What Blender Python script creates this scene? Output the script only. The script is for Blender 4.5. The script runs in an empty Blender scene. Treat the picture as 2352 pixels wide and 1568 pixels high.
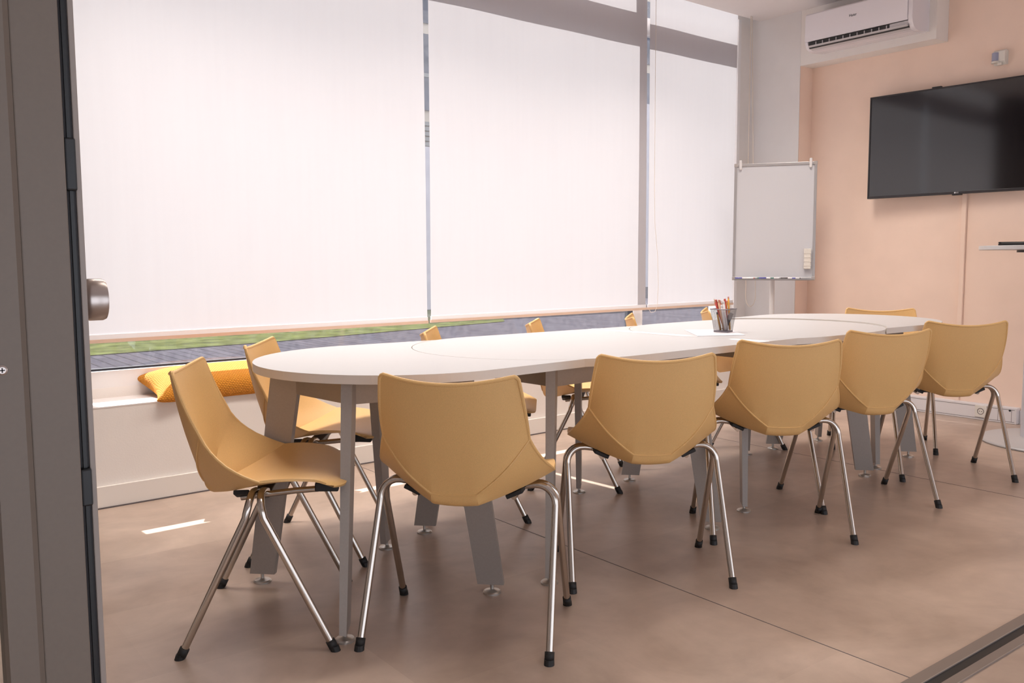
import bpy, bmesh, math, random
from math import sin, cos, tan, pi, radians, sqrt
from mathutils import Vector, Matrix

scene = bpy.context.scene
col = scene.collection
random.seed(4)

# ---------------------------------------------------------------- camera
F_PX, YAW, PITCH, ROLL, CAM_H = 2026.85, radians(52.451), radians(-5.311), radians(-0.304), 1.09
fw = Vector((cos(PITCH)*cos(YAW), cos(PITCH)*sin(YAW), sin(PITCH)))
rt = fw.cross(Vector((0, 0, 1))).normalized()
up = rt.cross(fw)
r2 = rt*cos(ROLL) + up*sin(ROLL)
u2 = up*cos(ROLL) - rt*sin(ROLL)
cam_data = bpy.data.cameras.new('camera')
cam = bpy.data.objects.new('camera', cam_data)
col.objects.link(cam)
cam_data.sensor_width = 36.0
cam_data.sensor_fit = 'HORIZONTAL'
cam_data.lens = F_PX/2352*36.0
cam_data.clip_start = 0.02
cam_data.clip_end = 300
m = Matrix.Identity(4)
for i in range(3):
    m[i][0] = r2[i]; m[i][1] = u2[i]; m[i][2] = -fw[i]
m[2][3] = CAM_H
cam.matrix_world = m
scene.camera = cam

# ---------------------------------------------------------------- sky, sun, exposure
SUN_E, SKY_E = 18.0, 2.2
world = bpy.data.worlds.new('sky'); scene.world = world
world.use_nodes = True
bgn = world.node_tree.nodes['Background']
bgn.inputs['Color'].default_value = (0.86, 0.9, 1.0, 1)
bgn.inputs['Strength'].default_value = SKY_E
sun_data = bpy.data.lights.new('sun', 'SUN')
sun_data.energy = SUN_E; sun_data.angle = radians(0.53); sun_data.color = (1.0, 0.94, 0.9)
sun = bpy.data.objects.new('sun', sun_data); col.objects.link(sun)
sd = Vector((0.0836, -0.9965, -0.98)).normalized()
sun.rotation_euler = sd.to_track_quat('-Z', 'Y').to_euler()
sun.location = (2, 20, 18)
scene.view_settings.view_transform = 'Standard'
scene.view_settings.look = 'None'
scene.view_settings.gamma = 1.0
scene.view_settings.use_curve_mapping = False
scene.view_settings.exposure = 0.0

# fill lamps added out of view to brighten the interior (panels built further down)
FILL_LAMPS = [(1.3, 3.35, 2.93, 1.2, 0.3, 26.0), (2.9, 3.35, 2.93, 1.2, 0.3, 21.0), (4.5, 3.35, 2.93, 1.2, 0.3, 24.0),
         (1.6, 1.55, 2.93, 1.2, 0.3, 7.0), (3.4, 1.55, 2.93, 1.2, 0.3, 1.5), (5.0, 1.55, 2.93, 1.2, 0.3, 2.5)]
for (x, y, z, sx, sy, e) in FILL_LAMPS:
    ld = bpy.data.lights.new('fill_panel_light', 'AREA'); ld.shape = 'RECTANGLE'
    ld.size = sx; ld.size_y = sy; ld.energy = e; ld.spread = radians(125); ld.color = (1.0, 0.92, 0.85)
    lo = bpy.data.objects.new('fill_panel_light', ld); col.objects.link(lo)
    lo.location = (x, y, z - 0.012)

# ---------------------------------------------------------------- materials
def srgb(r, g, b):
    f = lambda c: (c/255)/12.92 if c/255 <= 0.04045 else ((c/255 + 0.055)/1.055)**2.4
    return (f(r), f(g), f(b), 1)

def mat(name, color, rough=0.5, metal=0.0, spec=0.5, noise=0.0, scale=40.0, bump=0.0, bscale=200.0, emit=None):
    m = bpy.data.materials.new(name); m.use_nodes = True
    nt = m.node_tree; b = nt.nodes['Principled BSDF']
    b.inputs['Base Color'].default_value = color
    b.inputs['Roughness'].default_value = rough
    b.inputs['Metallic'].default_value = metal
    b.inputs['Specular IOR Level'].default_value = spec
    tc = nt.nodes.new('ShaderNodeTexCoord')
    if noise > 0:
        n = nt.nodes.new('ShaderNodeTexNoise'); n.inputs['Scale'].default_value = scale
        n.inputs['Detail'].default_value = 3
        nt.links.new(tc.outputs['Object'], n.inputs['Vector'])
        r = nt.nodes.new('ShaderNodeValToRGB')
        r.color_ramp.elements[0].position = 0.3; r.color_ramp.elements[1].position = 0.7
        c0 = [max(0, c*(1-noise)) for c in color[:3]] + [1]; c1 = [min(1, c*(1+noise)) for c in color[:3]] + [1]
        r.color_ramp.elements[0].color = c0; r.color_ramp.elements[1].color = c1
        nt.links.new(n.outputs['Fac'], r.inputs['Fac']); nt.links.new(r.outputs['Color'], b.inputs['Base Color'])
    if bump > 0:
        n2 = nt.nodes.new('ShaderNodeTexNoise'); n2.inputs['Scale'].default_value = bscale
        nt.links.new(tc.outputs['Object'], n2.inputs['Vector'])
        bp = nt.nodes.new('ShaderNodeBump'); bp.inputs['Strength'].default_value = bump
        bp.inputs['Distance'].default_value = 0.002
        nt.links.new(n2.outputs['Fac'], bp.inputs['Height']); nt.links.new(bp.outputs['Normal'], b.inputs['Normal'])
    if emit:
        b.inputs['Emission Color'].default_value = emit[0]; b.inputs['Emission Strength'].default_value = emit[1]
    return m

M = {}
M['shell'] = mat('beige_moulded_plastic', (0.76, 0.47, 0.188, 1), 0.46, noise=0.07, scale=520, bump=0.2, bscale=900)
M['chrome'] = mat('chrome_tube', (0.56, 0.51, 0.46, 1), 0.17, metal=1.0)
M['rubber'] = mat('black_rubber', (0.012, 0.011, 0.011, 1), 0.6)
M['bracket'] = mat('dark_bracket', (0.03, 0.027, 0.025, 1), 0.45)
M['top_white'] = mat('white_laminate', (0.565, 0.555, 0.56, 1), 0.38, noise=0.01, scale=60)
M['edge_white'] = mat('white_edge_band', (0.72, 0.67, 0.62, 1), 0.5)
M['frame_grey'] = mat('silver_grey_paint', (0.345, 0.305, 0.275, 1), 0.42, metal=0.15, noise=0.03, scale=150)
M['pad_metal'] = mat('zinc_glide', (0.55, 0.53, 0.5, 1), 0.3, metal=0.8)
M['wall_white'] = mat('white_wall_paint', (0.82, 0.77, 0.73, 1), 0.85, noise=0.015, scale=8, bump=0.15, bscale=150)
M['wall_peach'] = mat('peach_wall_paint', (0.89, 0.685, 0.565, 1), 0.8, noise=0.02, scale=6, bump=0.12, bscale=150)
M['column_white'] = mat('column_white_paint', (0.76, 0.725, 0.71, 1), 0.85, noise=0.015, scale=8)
M['ceiling'] = mat('ceiling_paint', (0.80, 0.75, 0.74, 1), 0.9, noise=0.01, scale=6)
M['skirting'] = mat('white_skirting', (0.80, 0.75, 0.70, 1), 0.5)
M['sill'] = mat('white_sill', (0.80, 0.75, 0.73, 1), 0.4)
M['pvc'] = mat('white_window_frame', (0.80, 0.77, 0.76, 1), 0.35)
M['gasket'] = mat('black_gasket', (0.025, 0.025, 0.035, 1), 0.5)
M['trunk'] = mat('white_trunking', (0.74, 0.71, 0.72, 1), 0.4)
M['groove'] = mat('dark_groove', (0.12, 0.1, 0.1, 1), 0.6)
M['post'] = mat('painted_aluminium', (0.165, 0.130, 0.104, 1), 0.5, noise=0.02, scale=200)
M['slot'] = mat('dark_rubber_seal', (0.035, 0.03, 0.032, 1), 0.55)
M['black'] = mat('black_plastic', (0.008, 0.008, 0.009, 1), 0.4)
M['steel'] = mat('brushed_steel', (0.50, 0.44, 0.41, 1), 0.32, metal=1.0)
M['tv_frame'] = mat('tv_black_frame', (0.022, 0.018, 0.02, 1), 0.35)
M['tv_screen'] = mat('tv_glossy_screen', (0.005, 0.004, 0.006, 1), 0.085, spec=1.0)
M['ac'] = mat('white_ac_plastic', (0.78, 0.74, 0.77, 1), 0.22)
M['ac_grey'] = mat('ac_side_plastic', (0.60, 0.56, 0.56, 1), 0.35)
M['ac_dark'] = mat('ac_dark_vent', (0.03, 0.028, 0.028, 1), 0.5)
M['ac_flap'] = mat('ac_flap_plastic', (0.55, 0.52, 0.53, 1), 0.35)
M['ink'] = mat('dark_print', (0.03, 0.03, 0.035, 1), 0.5)
M['logo'] = mat('silver_logo', (0.75, 0.75, 0.78, 1), 0.3)
M['wb'] = mat('whiteboard_enamel', (0.60, 0.59, 0.61, 1), 0.3)
M['wb_frame'] = mat('aluminium_frame', (0.46, 0.44, 0.44, 1), 0.35, metal=0.6)
M['wb_corner'] = mat('grey_plastic_corner', (0.40, 0.36, 0.34, 1), 0.5)
M['wb_pole'] = mat('white_grey_tube', (0.70, 0.67, 0.66, 1), 0.35)
M['eraser'] = mat('cream_felt', (0.74, 0.69, 0.62, 1), 0.8, noise=0.04, scale=90)
M['paper'] = mat('white_paper', (0.80, 0.77, 0.81, 1), 0.7)
M['cord'] = mat('cream_cord', (0.80, 0.70, 0.60, 1), 0.6)
M['bar_tan'] = mat('tan_blind_rail', (0.66, 0.47, 0.36, 1), 0.5)
M['bar_white'] = mat('white_blind_rail', (0.86, 0.83, 0.84, 1), 0.5)
M['socket'] = mat('socket_plastic', (0.76, 0.72, 0.66, 1), 0.35)
M['fill_lamp_body'] = mat('white_fill_housing', (0.75, 0.75, 0.75, 1), 0.5)

def floor_material():
    m = bpy.data.materials.new('stone_look_vinyl'); m.use_nodes = True
    nt = m.node_tree; N = nt.nodes; L = nt.links; b = N['Principled BSDF']
    tc = N.new('ShaderNodeTexCoord')
    mp = N.new('ShaderNodeMapping'); mp.inputs['Location'].default_value = (-2.163, -1.32, 0)
    L.new(tc.outputs['Object'], mp.inputs['Vector'])
    br = N.new('ShaderNodeTexBrick'); br.offset = 0.5; br.inputs['Scale'].default_value = 1.0
    br.inputs['Brick Width'].default_value = 1.03; br.inputs['Row Height'].default_value = 0.515
    br.inputs['Mortar Size'].default_value = 0.0
    br.inputs['Color1'].default_value = (0.44, 0.33, 0.265, 1); br.inputs['Color2'].default_value = (0.52, 0.40, 0.325, 1)
    L.new(mp.outputs['Vector'], br.inputs['Vector'])
    n1 = N.new('ShaderNodeTexNoise'); n1.inputs['Scale'].default_value = 2.2; n1.inputs['Detail'].default_value = 6; n1.inputs['Roughness'].default_value = 0.6
    n1.inputs['Distortion'].default_value = 0.8
    L.new(tc.outputs['Object'], n1.inputs['Vector'])
    r1 = N.new('ShaderNodeValToRGB'); r1.color_ramp.elements[0].position = 0.32; r1.color_ramp.elements[1].position = 0.7
    r1.color_ramp.elements[0].color = (0.80, 0.78, 0.76, 1); r1.color_ramp.elements[1].color = (1.14, 1.14, 1.14, 1)
    L.new(n1.outputs['Fac'], r1.inputs['Fac'])
    mx = N.new('ShaderNodeMixRGB'); mx.blend_type = 'MULTIPLY'; mx.inputs['Fac'].default_value = 1
    L.new(br.outputs['Color'], mx.inputs['Color1']); L.new(r1.outputs['Color'], mx.inputs['Color2'])
    n2 = N.new('ShaderNodeTexNoise'); n2.inputs['Scale'].default_value = 14; n2.inputs['Detail'].default_value = 4
    L.new(tc.outputs['Object'], n2.inputs['Vector'])
    r2_ = N.new('ShaderNodeValToRGB'); r2_.color_ramp.elements[0].position = 0.3; r2_.color_ramp.elements[1].position = 0.75
    r2_.color_ramp.elements[0].color = (0.93, 0.93, 0.92, 1); r2_.color_ramp.elements[1].color = (1.05, 1.05, 1.05, 1)
    L.new(n2.outputs['Fac'], r2_.inputs['Fac'])
    mx2 = N.new('ShaderNodeMixRGB'); mx2.blend_type = 'MULTIPLY'; mx2.inputs['Fac'].default_value = 1
    L.new(mx.outputs['Color'], mx2.inputs['Color1']); L.new(r2_.outputs['Color'], mx2.inputs['Color2'])
    L.new(mx2.outputs['Color'], b.inputs['Base Color'])
    n3 = N.new('ShaderNodeTexNoise'); n3.inputs['Scale'].default_value = 6
    L.new(tc.outputs['Object'], n3.inputs['Vector'])
    mr = N.new('ShaderNodeMapRange'); mr.inputs['To Min'].default_value = 0.26; mr.inputs['To Max'].default_value = 0.40
    L.new(n3.outputs['Fac'], mr.inputs['Value']); L.new(mr.outputs['Result'], b.inputs['Roughness'])
    return m
M['floor'] = floor_material()

def blind_material():
    m = bpy.data.materials.new('translucent_blind_fabric'); m.use_nodes = True
    nt = m.node_tree; N = nt.nodes; L = nt.links
    for n in list(N): N.remove(n)
    out = N.new('ShaderNodeOutputMaterial')
    tr = N.new('ShaderNodeBsdfTranslucent'); df = N.new('ShaderNodeBsdfDiffuse')
    ad = N.new('ShaderNodeMixShader'); ad.inputs['Fac'].default_value = 0.222
    tc = N.new('ShaderNodeTexCoord')
    mp = N.new('ShaderNodeMapping'); mp.inputs['Scale'].default_value = (9, 1, 0.35)
    n1 = N.new('ShaderNodeTexNoise'); n1.inputs['Scale'].default_value = 4; n1.inputs['Detail'].default_value = 5
    r1 = N.new('ShaderNodeValToRGB'); r1.color_ramp.elements[0].position = 0.25; r1.color_ramp.elements[1].position = 0.6
    r1.color_ramp.elements[0].color = (0.615, 0.59, 0.605, 1); r1.color_ramp.elements[1].color = (0.645, 0.622, 0.636, 1)
    L.new(tc.outputs['Object'], mp.inputs['Vector']); L.new(mp.outputs['Vector'], n1.inputs['Vector'])
    L.new(n1.outputs['Fac'], r1.inputs['Fac']); L.new(r1.outputs['Color'], tr.inputs['Color'])
    df.inputs['Color'].default_value = (0.50, 0.47, 0.48, 1)
    L.new(df.outputs['BSDF'], ad.inputs[1]); L.new(tr.outputs['BSDF'], ad.inputs[2])
    L.new(ad.outputs['Shader'], out.inputs['Surface'])
    return m
M['blind'] = blind_material()

def glass_material(name, dust, tint=(0.93, 0.95, 0.96, 1), refl=0.05):
    m = bpy.data.materials.new(name); m.use_nodes = True
    nt = m.node_tree; N = nt.nodes; L = nt.links
    for n in list(N): N.remove(n)
    out = N.new('ShaderNodeOutputMaterial')
    tp = N.new('ShaderNodeBsdfTransparent'); tp.inputs['Color'].default_value = tint
    gl = N.new('ShaderNodeBsdfGlossy'); gl.inputs['Roughness'].default_value = 0.02
    tl = N.new('ShaderNodeBsdfTranslucent'); tl.inputs['Color'].default_value = (0.8, 0.78, 0.8, 1)
    lw = N.new('ShaderNodeLayerWeight'); lw.inputs['Blend'].default_value = 0.5
    pw = N.new('ShaderNodeMath'); pw.operation = 'POWER'; pw.inputs[1].default_value = 5.0
    fr = N.new('ShaderNodeMath'); fr.operation = 'MULTIPLY_ADD'; fr.inputs[1].default_value = 0.7; fr.inputs[2].default_value = 0.035
    L.new(lw.outputs['Facing'], pw.inputs[0]); L.new(pw.outputs['Value'], fr.inputs[0])
    m1 = N.new('ShaderNodeMixShader'); m2 = N.new('ShaderNodeMixShader')
    L.new(fr.outputs['Value'], m1.inputs['Fac']); L.new(tp.outputs['BSDF'], m1.inputs[1]); L.new(gl.outputs['BSDF'], m1.inputs[2])
    tc = N.new('ShaderNodeTexCoord')
    n1 = N.new('ShaderNodeTexNoise'); n1.inputs['Scale'].default_value = 30; n1.inputs['Detail'].default_value = 6
    mr = N.new('ShaderNodeMapRange'); mr.inputs['From Min'].default_value = 0.35; mr.inputs['From Max'].default_value = 0.75
    mr.inputs['To Min'].default_value = dust*0.6; mr.inputs['To Max'].default_value = dust*1.5
    L.new(tc.outputs['Object'], n1.inputs['Vector']); L.new(n1.outputs['Fac'], mr.inputs['Value']); L.new(mr.outputs['Result'], m2.inputs['Fac'])
    L.new(m1.outputs['Shader'], m2.inputs[1]); L.new(tl.outputs['BSDF'], m2.inputs[2]); L.new(m2.outputs['Shader'], out.inputs['Surface'])
    return m
M['glass'] = glass_material('dusty_window_glass', 0.018)
M['glass_clean'] = glass_material('clear_partition_glass', 0.003)

def knit_material():
    m = bpy.data.materials.new('ochre_knit'); m.use_nodes = True
    nt = m.node_tree; N = nt.nodes; L = nt.links; b = N['Principled BSDF']
    b.inputs['Roughness'].default_value = 0.9
    uv = N.new('ShaderNodeUVMap'); uv.uv_map = 'UVMap'
    br = N.new('ShaderNodeTexBrick'); br.inputs['Scale'].default_value = 1
    br.inputs['Brick Width'].default_value = 0.013; br.inputs['Row Height'].default_value = 0.0085
    br.inputs['Mortar Size'].default_value = 0.0028; br.inputs['Mortar Smooth'].default_value = 1.0
    br.inputs['Color1'].default_value = (0.82, 0.33, 0.03, 1); br.inputs['Color2'].default_value = (0.76, 0.285, 0.022, 1)
    br.inputs['Mortar'].default_value = (0.64, 0.235, 0.02, 1)
    L.new(uv.outputs['UV'], br.inputs['Vector']); L.new(br.outputs['Color'], b.inputs['Base Color'])
    bp = N.new('ShaderNodeBump'); bp.invert = True; bp.inputs['Strength'].default_value = 0.8; bp.inputs['Distance'].default_value = 0.005
    L.new(br.outputs['Fac'], bp.inputs['Height']); L.new(bp.outputs['Normal'], b.inputs['Normal'])
    return m
M['knit'] = knit_material()

def mesh_cup_material():
    # woven wire: thousands of square holes, cut out of the sheet by a grid pattern in its own UVs
    m = bpy.data.materials.new('black_wire_mesh'); m.use_nodes = True
    nt = m.node_tree; N = nt.nodes; L = nt.links
    b = N['Principled BSDF']; out = N['Material Output']
    b.inputs['Base Color'].default_value = (0.07, 0.06, 0.065, 1); b.inputs['Roughness'].default_value = 0.45; b.inputs['Metallic'].default_value = 0.4
    uv = N.new('ShaderNodeUVMap'); uv.uv_map = 'UVMap'
    br = N.new('ShaderNodeTexBrick'); br.offset = 0.0; br.inputs['Scale'].default_value = 1
    br.inputs['Brick Width'].default_value = 0.0022; br.inputs['Row Height'].default_value = 0.0022
    br.inputs['Mortar Size'].default_value = 0.0002; br.inputs['Mortar Smooth'].default_value = 0.0
    L.new(uv.outputs['UV'], br.inputs['Vector'])
    tp = N.new('ShaderNodeBsdfTransparent'); mx = N.new('ShaderNodeMixShader')
    L.new(br.outputs['Fac'], mx.inputs['Fac']); L.new(tp.outputs['BSDF'], mx.inputs[1]); L.new(b.outputs['BSDF'], mx.inputs[2])
    L.new(mx.outputs['Shader'], out.inputs['Surface'])
    return m
M['wire'] = mesh_cup_material()
M['wire_rim'] = mat('grey_wire_rim', (0.22, 0.20, 0.22, 1), 0.4, metal=0.5)

def deck_material():
    m = bpy.data.materials.new('grey_deck_boards'); m.use_nodes = True
    nt = m.node_tree; N = nt.nodes; L = nt.links; b = N['Principled BSDF']
    b.inputs['Roughness'].default_value = 0.8
    tc = N.new('ShaderNodeTexCoord')
    mp = N.new('ShaderNodeMapping'); mp.inputs['Rotation'].default_value = (0, 0, radians(90))
    br = N.new('ShaderNodeTexBrick'); br.inputs['Scale'].default_value = 1; br.inputs['Brick Width'].default_value = 2.4
    br.inputs['Row Height'].default_value = 0.145; br.inputs['Mortar Size'].default_value = 0.008
    br.inputs['Color1'].default_value = (0.048, 0.044, 0.054, 1); br.inputs['Color2'].default_value = (0.062, 0.056, 0.068, 1)
    br.inputs['Mortar'].default_value = (0.018, 0.017, 0.02, 1); b.inputs['Specular IOR Level'].default_value = 0.0
    n = N.new('ShaderNodeTexNoise'); n.inputs['Scale'].default_value = 9; n.inputs['Detail'].default_value = 5
    r = N.new('ShaderNodeValToRGB'); r.color_ramp.elements[0].color = (0.8, 0.8, 0.8, 1); r.color_ramp.elements[1].color = (1.2, 1.2, 1.2, 1)
    mx = N.new('ShaderNodeMixRGB'); mx.blend_type = 'MULTIPLY'; mx.inputs['Fac'].default_value = 1
    L.new(tc.outputs['Object'], mp.inputs['Vector']); L.new(mp.outputs['Vector'], br.inputs['Vector'])
    L.new(tc.outputs['Object'], n.inputs['Vector']); L.new(n.outputs['Fac'], r.inputs['Fac'])
    L.new(br.outputs['Color'], mx.inputs['Color1']); L.new(r.outputs['Color'], mx.inputs['Color2']); L.new(mx.outputs['Color'], b.inputs['Base Color'])
    return m
M['deck'] = deck_material()
M['grass'] = mat('mown_grass', (0.062, 0.070, 0.022, 1), 1.0, spec=0.0, noise=0.45, scale=3.5, bump=1.0, bscale=60)
M['gwall'] = mat('pale_rendered_wall', (0.44, 0.40, 0.42, 1), 0.9, noise=0.04, scale=2)
M['facade'] = mat('beige_facade', (0.46, 0.38, 0.31, 1), 0.9, noise=0.05, scale=3)
M['facade_glass'] = mat('dark_facade_glass', (0.05, 0.05, 0.075, 1), 0.35, noise=0.5, scale=0.8)
M['louver'] = mat('grey_louver', (0.22, 0.21, 0.2, 1), 0.7)

# ---------------------------------------------------------------- mesh helpers
class MB:
    """collects shapes and links them as ONE mesh object"""
    def __init__(s): s.v = []; s.f = []; s.mi = []; s.sm = []; s.cur = 0; s.uvs = {}
    def add(s, vs, fs, smooth=False):
        o = len(s.v); s.v += [Vector(p) for p in vs]
        for f in fs: s.f.append([i+o for i in f]); s.mi.append(s.cur); s.sm.append(smooth)
        return s
    def box(s, a, b, mtx=None, bev=0.0):
        (x0, y0, z0), (x1, y1, z1) = [(min(p, q), max(p, q))[0] for p, q in zip(a, b)], [(min(p, q), max(p, q))[1] for p, q in zip(a, b)]
        if bev > 0:
            bm = bmesh.new(); bmesh.ops.create_cube(bm, size=1)
            for v in bm.verts: v.co = Vector(((x0+x1)/2 + v.co.x*(x1-x0), (y0+y1)/2 + v.co.y*(y1-y0), (z0+z1)/2 + v.co.z*(z1-z0)))
            bmesh.ops.bevel(bm, geom=list(bm.edges), offset=min(bev, 0.45*min(x1-x0, y1-y0, z1-z0)), segments=2, affect='EDGES', profile=0.5)
            bm.verts.index_update()
            vs = [v.co.copy() for v in bm.verts]; fs = [[v.index for v in f.verts] for f in bm.faces]; bm.free()
        else:
            vs = [Vector((x, y, z)) for z in (z0, z1) for y in (y0, y1) for x in (x0, x1)]
            fs = [[0, 2, 3, 1], [4, 5, 7, 6], [0, 1, 5, 4], [2, 6, 7, 3], [0, 4, 6, 2], [1, 3, 7, 5]]
        if mtx is not None: vs = [mtx @ v for v in vs]
        return s.add(vs, fs)
    def prism(s, poly, z0, z1, mtx=None, smooth_side=False):
        n = len(poly)
        vs = [Vector((p[0], p[1], z0)) for p in poly] + [Vector((p[0], p[1], z1)) for p in poly]
        if mtx is not None: vs = [mtx @ v for v in vs]
        s.add(vs, [list(range(n))[::-1], [i+n for i in range(n)]])
        o = len(s.v) - 2*n
        for i in range(n):
            j = (i+1) % n
            s.f.append([o+i, o+j, o+n+j, o+n+i]); s.mi.append(s.cur); s.sm.append(smooth_side)
        return s
    def tube(s, pts, r, seg=10, closed=False, cap=True):
        pts = [Vector(p) for p in pts]; n = len(pts)
        rr = r if isinstance(r, (list, tuple)) else [r]*n
        tang = []
        for i in range(n):
            a = pts[(i-1) % n] if (closed or i > 0) else pts[i]; b = pts[(i+1) % n] if (closed or i < n-1) else pts[i]
            tang.append((b-a).normalized())
        ref = Vector((0, 0, 1)) if abs(tang[0].z) < 0.9 else Vector((1, 0, 0))
        u = (ref - tang[0]*ref.dot(tang[0])).normalized(); vs = []
        for i in range(n):
            u = (u - tang[i]*u.dot(tang[i]))
            u = u.normalized() if u.length > 1e-6 else tang[i].orthogonal().normalized()
            w = tang[i].cross(u)
            for k in range(seg):
                a = 2*pi*k/seg; vs.append(pts[i] + (u*cos(a) + w*sin(a))*rr[i])
        fs = []
        for i in range(n if closed else n-1):
            j = (i+1) % n
            for k in range(seg):
                l = (k+1) % seg; fs.append([i*seg+k, i*seg+l, j*seg+l, j*seg+k])
        s.add(vs, fs, True)
        if cap and not closed:
            o = len(s.v) - n*seg
            s.f.append([o+k for k in range(seg)][::-1]); s.mi.append(s.cur); s.sm.append(False)
            s.f.append([o+(n-1)*seg+k for k in range(seg)]); s.mi.append(s.cur); s.sm.append(False)
        return s
    def lathe(s, prof, mtx=None, seg=32, smooth=True):
        vs = []
        for (r, z) in prof:
            for k in range(seg): a = 2*pi*k/seg; vs.append(Vector((r*cos(a), r*sin(a), z)))
        fs = []
        for i in range(len(prof)-1):
            for k in range(seg):
                l = (k+1) % seg; fs.append([i*seg+k, i*seg+l, (i+1)*seg+l, (i+1)*seg+k])
        fs.append(list(range(seg))[::-1]); fs.append([(len(prof)-1)*seg+k for k in range(seg)])
        if mtx is not None: vs = [mtx @ v for v in vs]
        return s.add(vs, fs, smooth)
    def grid(s, rows, smooth=True, close=False):
        nv = len(rows[0]); vs = [p for r in rows for p in r]; fs = []
        for i in range(len(rows)-1):
            for j in range(nv-1): fs.append([i*nv+j, i*nv+j+1, (i+1)*nv+j+1, (i+1)*nv+j])
        return s.add(vs, fs, smooth)
    def build(s, name, mats, parent=None, sharp=None, origin=None):
        me = bpy.data.meshes.new(name)
        off = Vector(origin) if origin else Vector((0, 0, 0))
        me.from_pydata([tuple(v-off) for v in s.v], [], s.f)
        if not isinstance(mats, (list, tuple)): mats = [mats]
        for mm in mats: me.materials.append(mm)
        for p, a, b in zip(me.polygons, s.mi, s.sm): p.material_index = a; p.use_smooth = b
        bm = bmesh.new(); bm.from_mesh(me); bmesh.ops.recalc_face_normals(bm, faces=bm.faces); bm.to_mesh(me); bm.free()
        if sharp: me.set_sharp_from_angle(angle=radians(sharp))
        me.update()
        o = bpy.data.objects.new(name, me); col.objects.link(o)
        o.location = off
        if parent is not None: o.parent = parent
        return o

def tag(o, label, cat, group=None, kind=None):
    o['label'] = label; o['category'] = cat
    if group: o['group'] = group
    if kind: o['kind'] = kind
    return o
def empty(name, loc, rz=0.0):
    o = bpy.data.objects.new(name, None); col.objects.link(o)
    o.empty_display_size = 0.05; o.location = loc; o.rotation_euler = (0, 0, rz); return o
def struct(o): o['kind'] = 'structure'; return o
def rot_to(direction):
    return Vector(direction).normalized().to_track_quat('Z', 'Y').to_matrix().to_4x4()
def copy_tree(o, parent=None):
    c = o.copy(); col.objects.link(c); c.parent = parent
    for ch in list(o.children): copy_tree(ch, c)
    return c

# window wall frame: x along the wall, d = depth beyond the inner wall face, z up (the wall runs 2 degrees off the x axis)
KW = 0.0345
def W(x, d, z): return Vector((x, 4.164 + (x-1.2)*KW + d, z))
def wbox(mb, x0, x1, d0, d1, z0, z1):
    p = [W(x, d, z) for z in (z0, z1) for d in (d0, d1) for x in (x0, x1)]
    return mb.add(p, [[0, 2, 3, 1], [4, 5, 7, 6], [0, 1, 5, 4], [2, 6, 7, 3], [0, 4, 6, 2], [1, 3, 7, 5]])

# ---------------------------------------------------------------- room shell
CEIL = 2.955
XL, XR, YB = -1.6, 6.11, -1.5
XC = 5.95                       # face of the column and of the boxing above the AC
YC = 4.117                      # front face of the column
mb = MB(); mb.box((XL, YB, -0.06), (XR, 4.5, 0.0)); struct(mb.build('floor', M['floor']))
mb = MB()
mb.box((XL, YB, CEIL), (XR, 3.9, CEIL+0.1))
mb.add([Vector((XL, 3.9, CEIL)), Vector((XR, 3.9, CEIL)), W(XR, 0.168, CEIL), W(XL, 0.168, CEIL),
        Vector((XL, 3.9, CEIL+0.1)), Vector((XR, 3.9, CEIL+0.1)), W(XR, 0.168, CEIL+0.1), W(XL, 0.168, CEIL+0.1)],
       [[0, 1, 2, 3], [4, 7, 6, 5], [2, 6, 7, 3], [0, 3, 7, 4], [1, 5, 6, 2], [0, 4, 5, 1]])
struct(mb.build('ceiling', M['ceiling']))
# blind recess above the ceiling edge
mb = MB(); wbox(mb, XL, XR+0.1, 0.168, 0.45, 3.34, 3.40); wbox(mb, XL, XR+0.1, 0.10, 0.168, CEIL+0.1, 3.40)
struct(mb.build('trim_1', M['wall_white']))
# window wall: low wall, end pieces
mb = MB(); wbox(mb, XL, XR, 0.0, 0.26, -0.05, 0.446); wbox(mb, XL, XR, 0.26, 0.33, -0.05, 0.50)
struct(mb.build('wall_back', M['wall_white']))
mb = MB(); wbox(mb, 5.708, XR+0.1, 0.26, 0.45, 0.415, 3.4); struct(mb.build('wall_jamb', M['wall_white']))
mb = MB(); wbox(mb, XL, 0.86, -0.001, 0.45, -0.05, 3.4); struct(mb.build('wall_pier', mat('shade_toned_wall', (0.13, 0.105, 0.09, 1), 0.8)))  # dimness of this wall is put into its colour, darkening the screen reflection
mb = MB(); wbox(mb, 0.86, XC, -0.0012, 0.262, 0.446, 0.452)
struct(mb.build('trim_2', M['sill']))
mb = MB(); wbox(mb, 0.845, XC, -0.016, 0.0, 0.0, 0.098); wbox(mb, 0.838, 0.862, -0.03, 0.0, 0.0, 0.115)
struct(mb.build('baseboard_back', M['skirting']))
mb = MB(); wbox(mb, 0.82, 5.94, -0.021, -0.016, 0.0, 0.006)
struct(mb.build('trim_3', M['groove']))
# column: face to the room is white, the face towards the camera is peach
mb = MB(); mb.box((XC, YC, 0), (XR+0.2, 4.62, CEIL+0.02)); mb.cur = 1
mb.add([(XC+0.001, YC-0.002, 0), (XR, YC-0.002, 0), (XR, YC-0.002, 2.56), (XC+0.001, YC-0.002, 2.56)], [[0, 1, 2, 3]])
struct(mb.build('wall_corner', [M['column_white'], M['wall_peach']]))
mb = MB(); mb.box((XR, YB, 0), (XR+0.15, YC+0.2, CEIL+0.1)); struct(mb.build('wall_right', M['wall_peach']))
mb = MB(); mb.box((XC, 3.07, 2.545), (XR, YC, CEIL), bev=0.002); struct(mb.build('trim_4', M['wall_white']))
mb = MB(); mb.box((XL-0.15, YB, 0), (XL, 4.6, CEIL+0.1)); struct(mb.build('wall_left', M['wall_white']))
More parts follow.
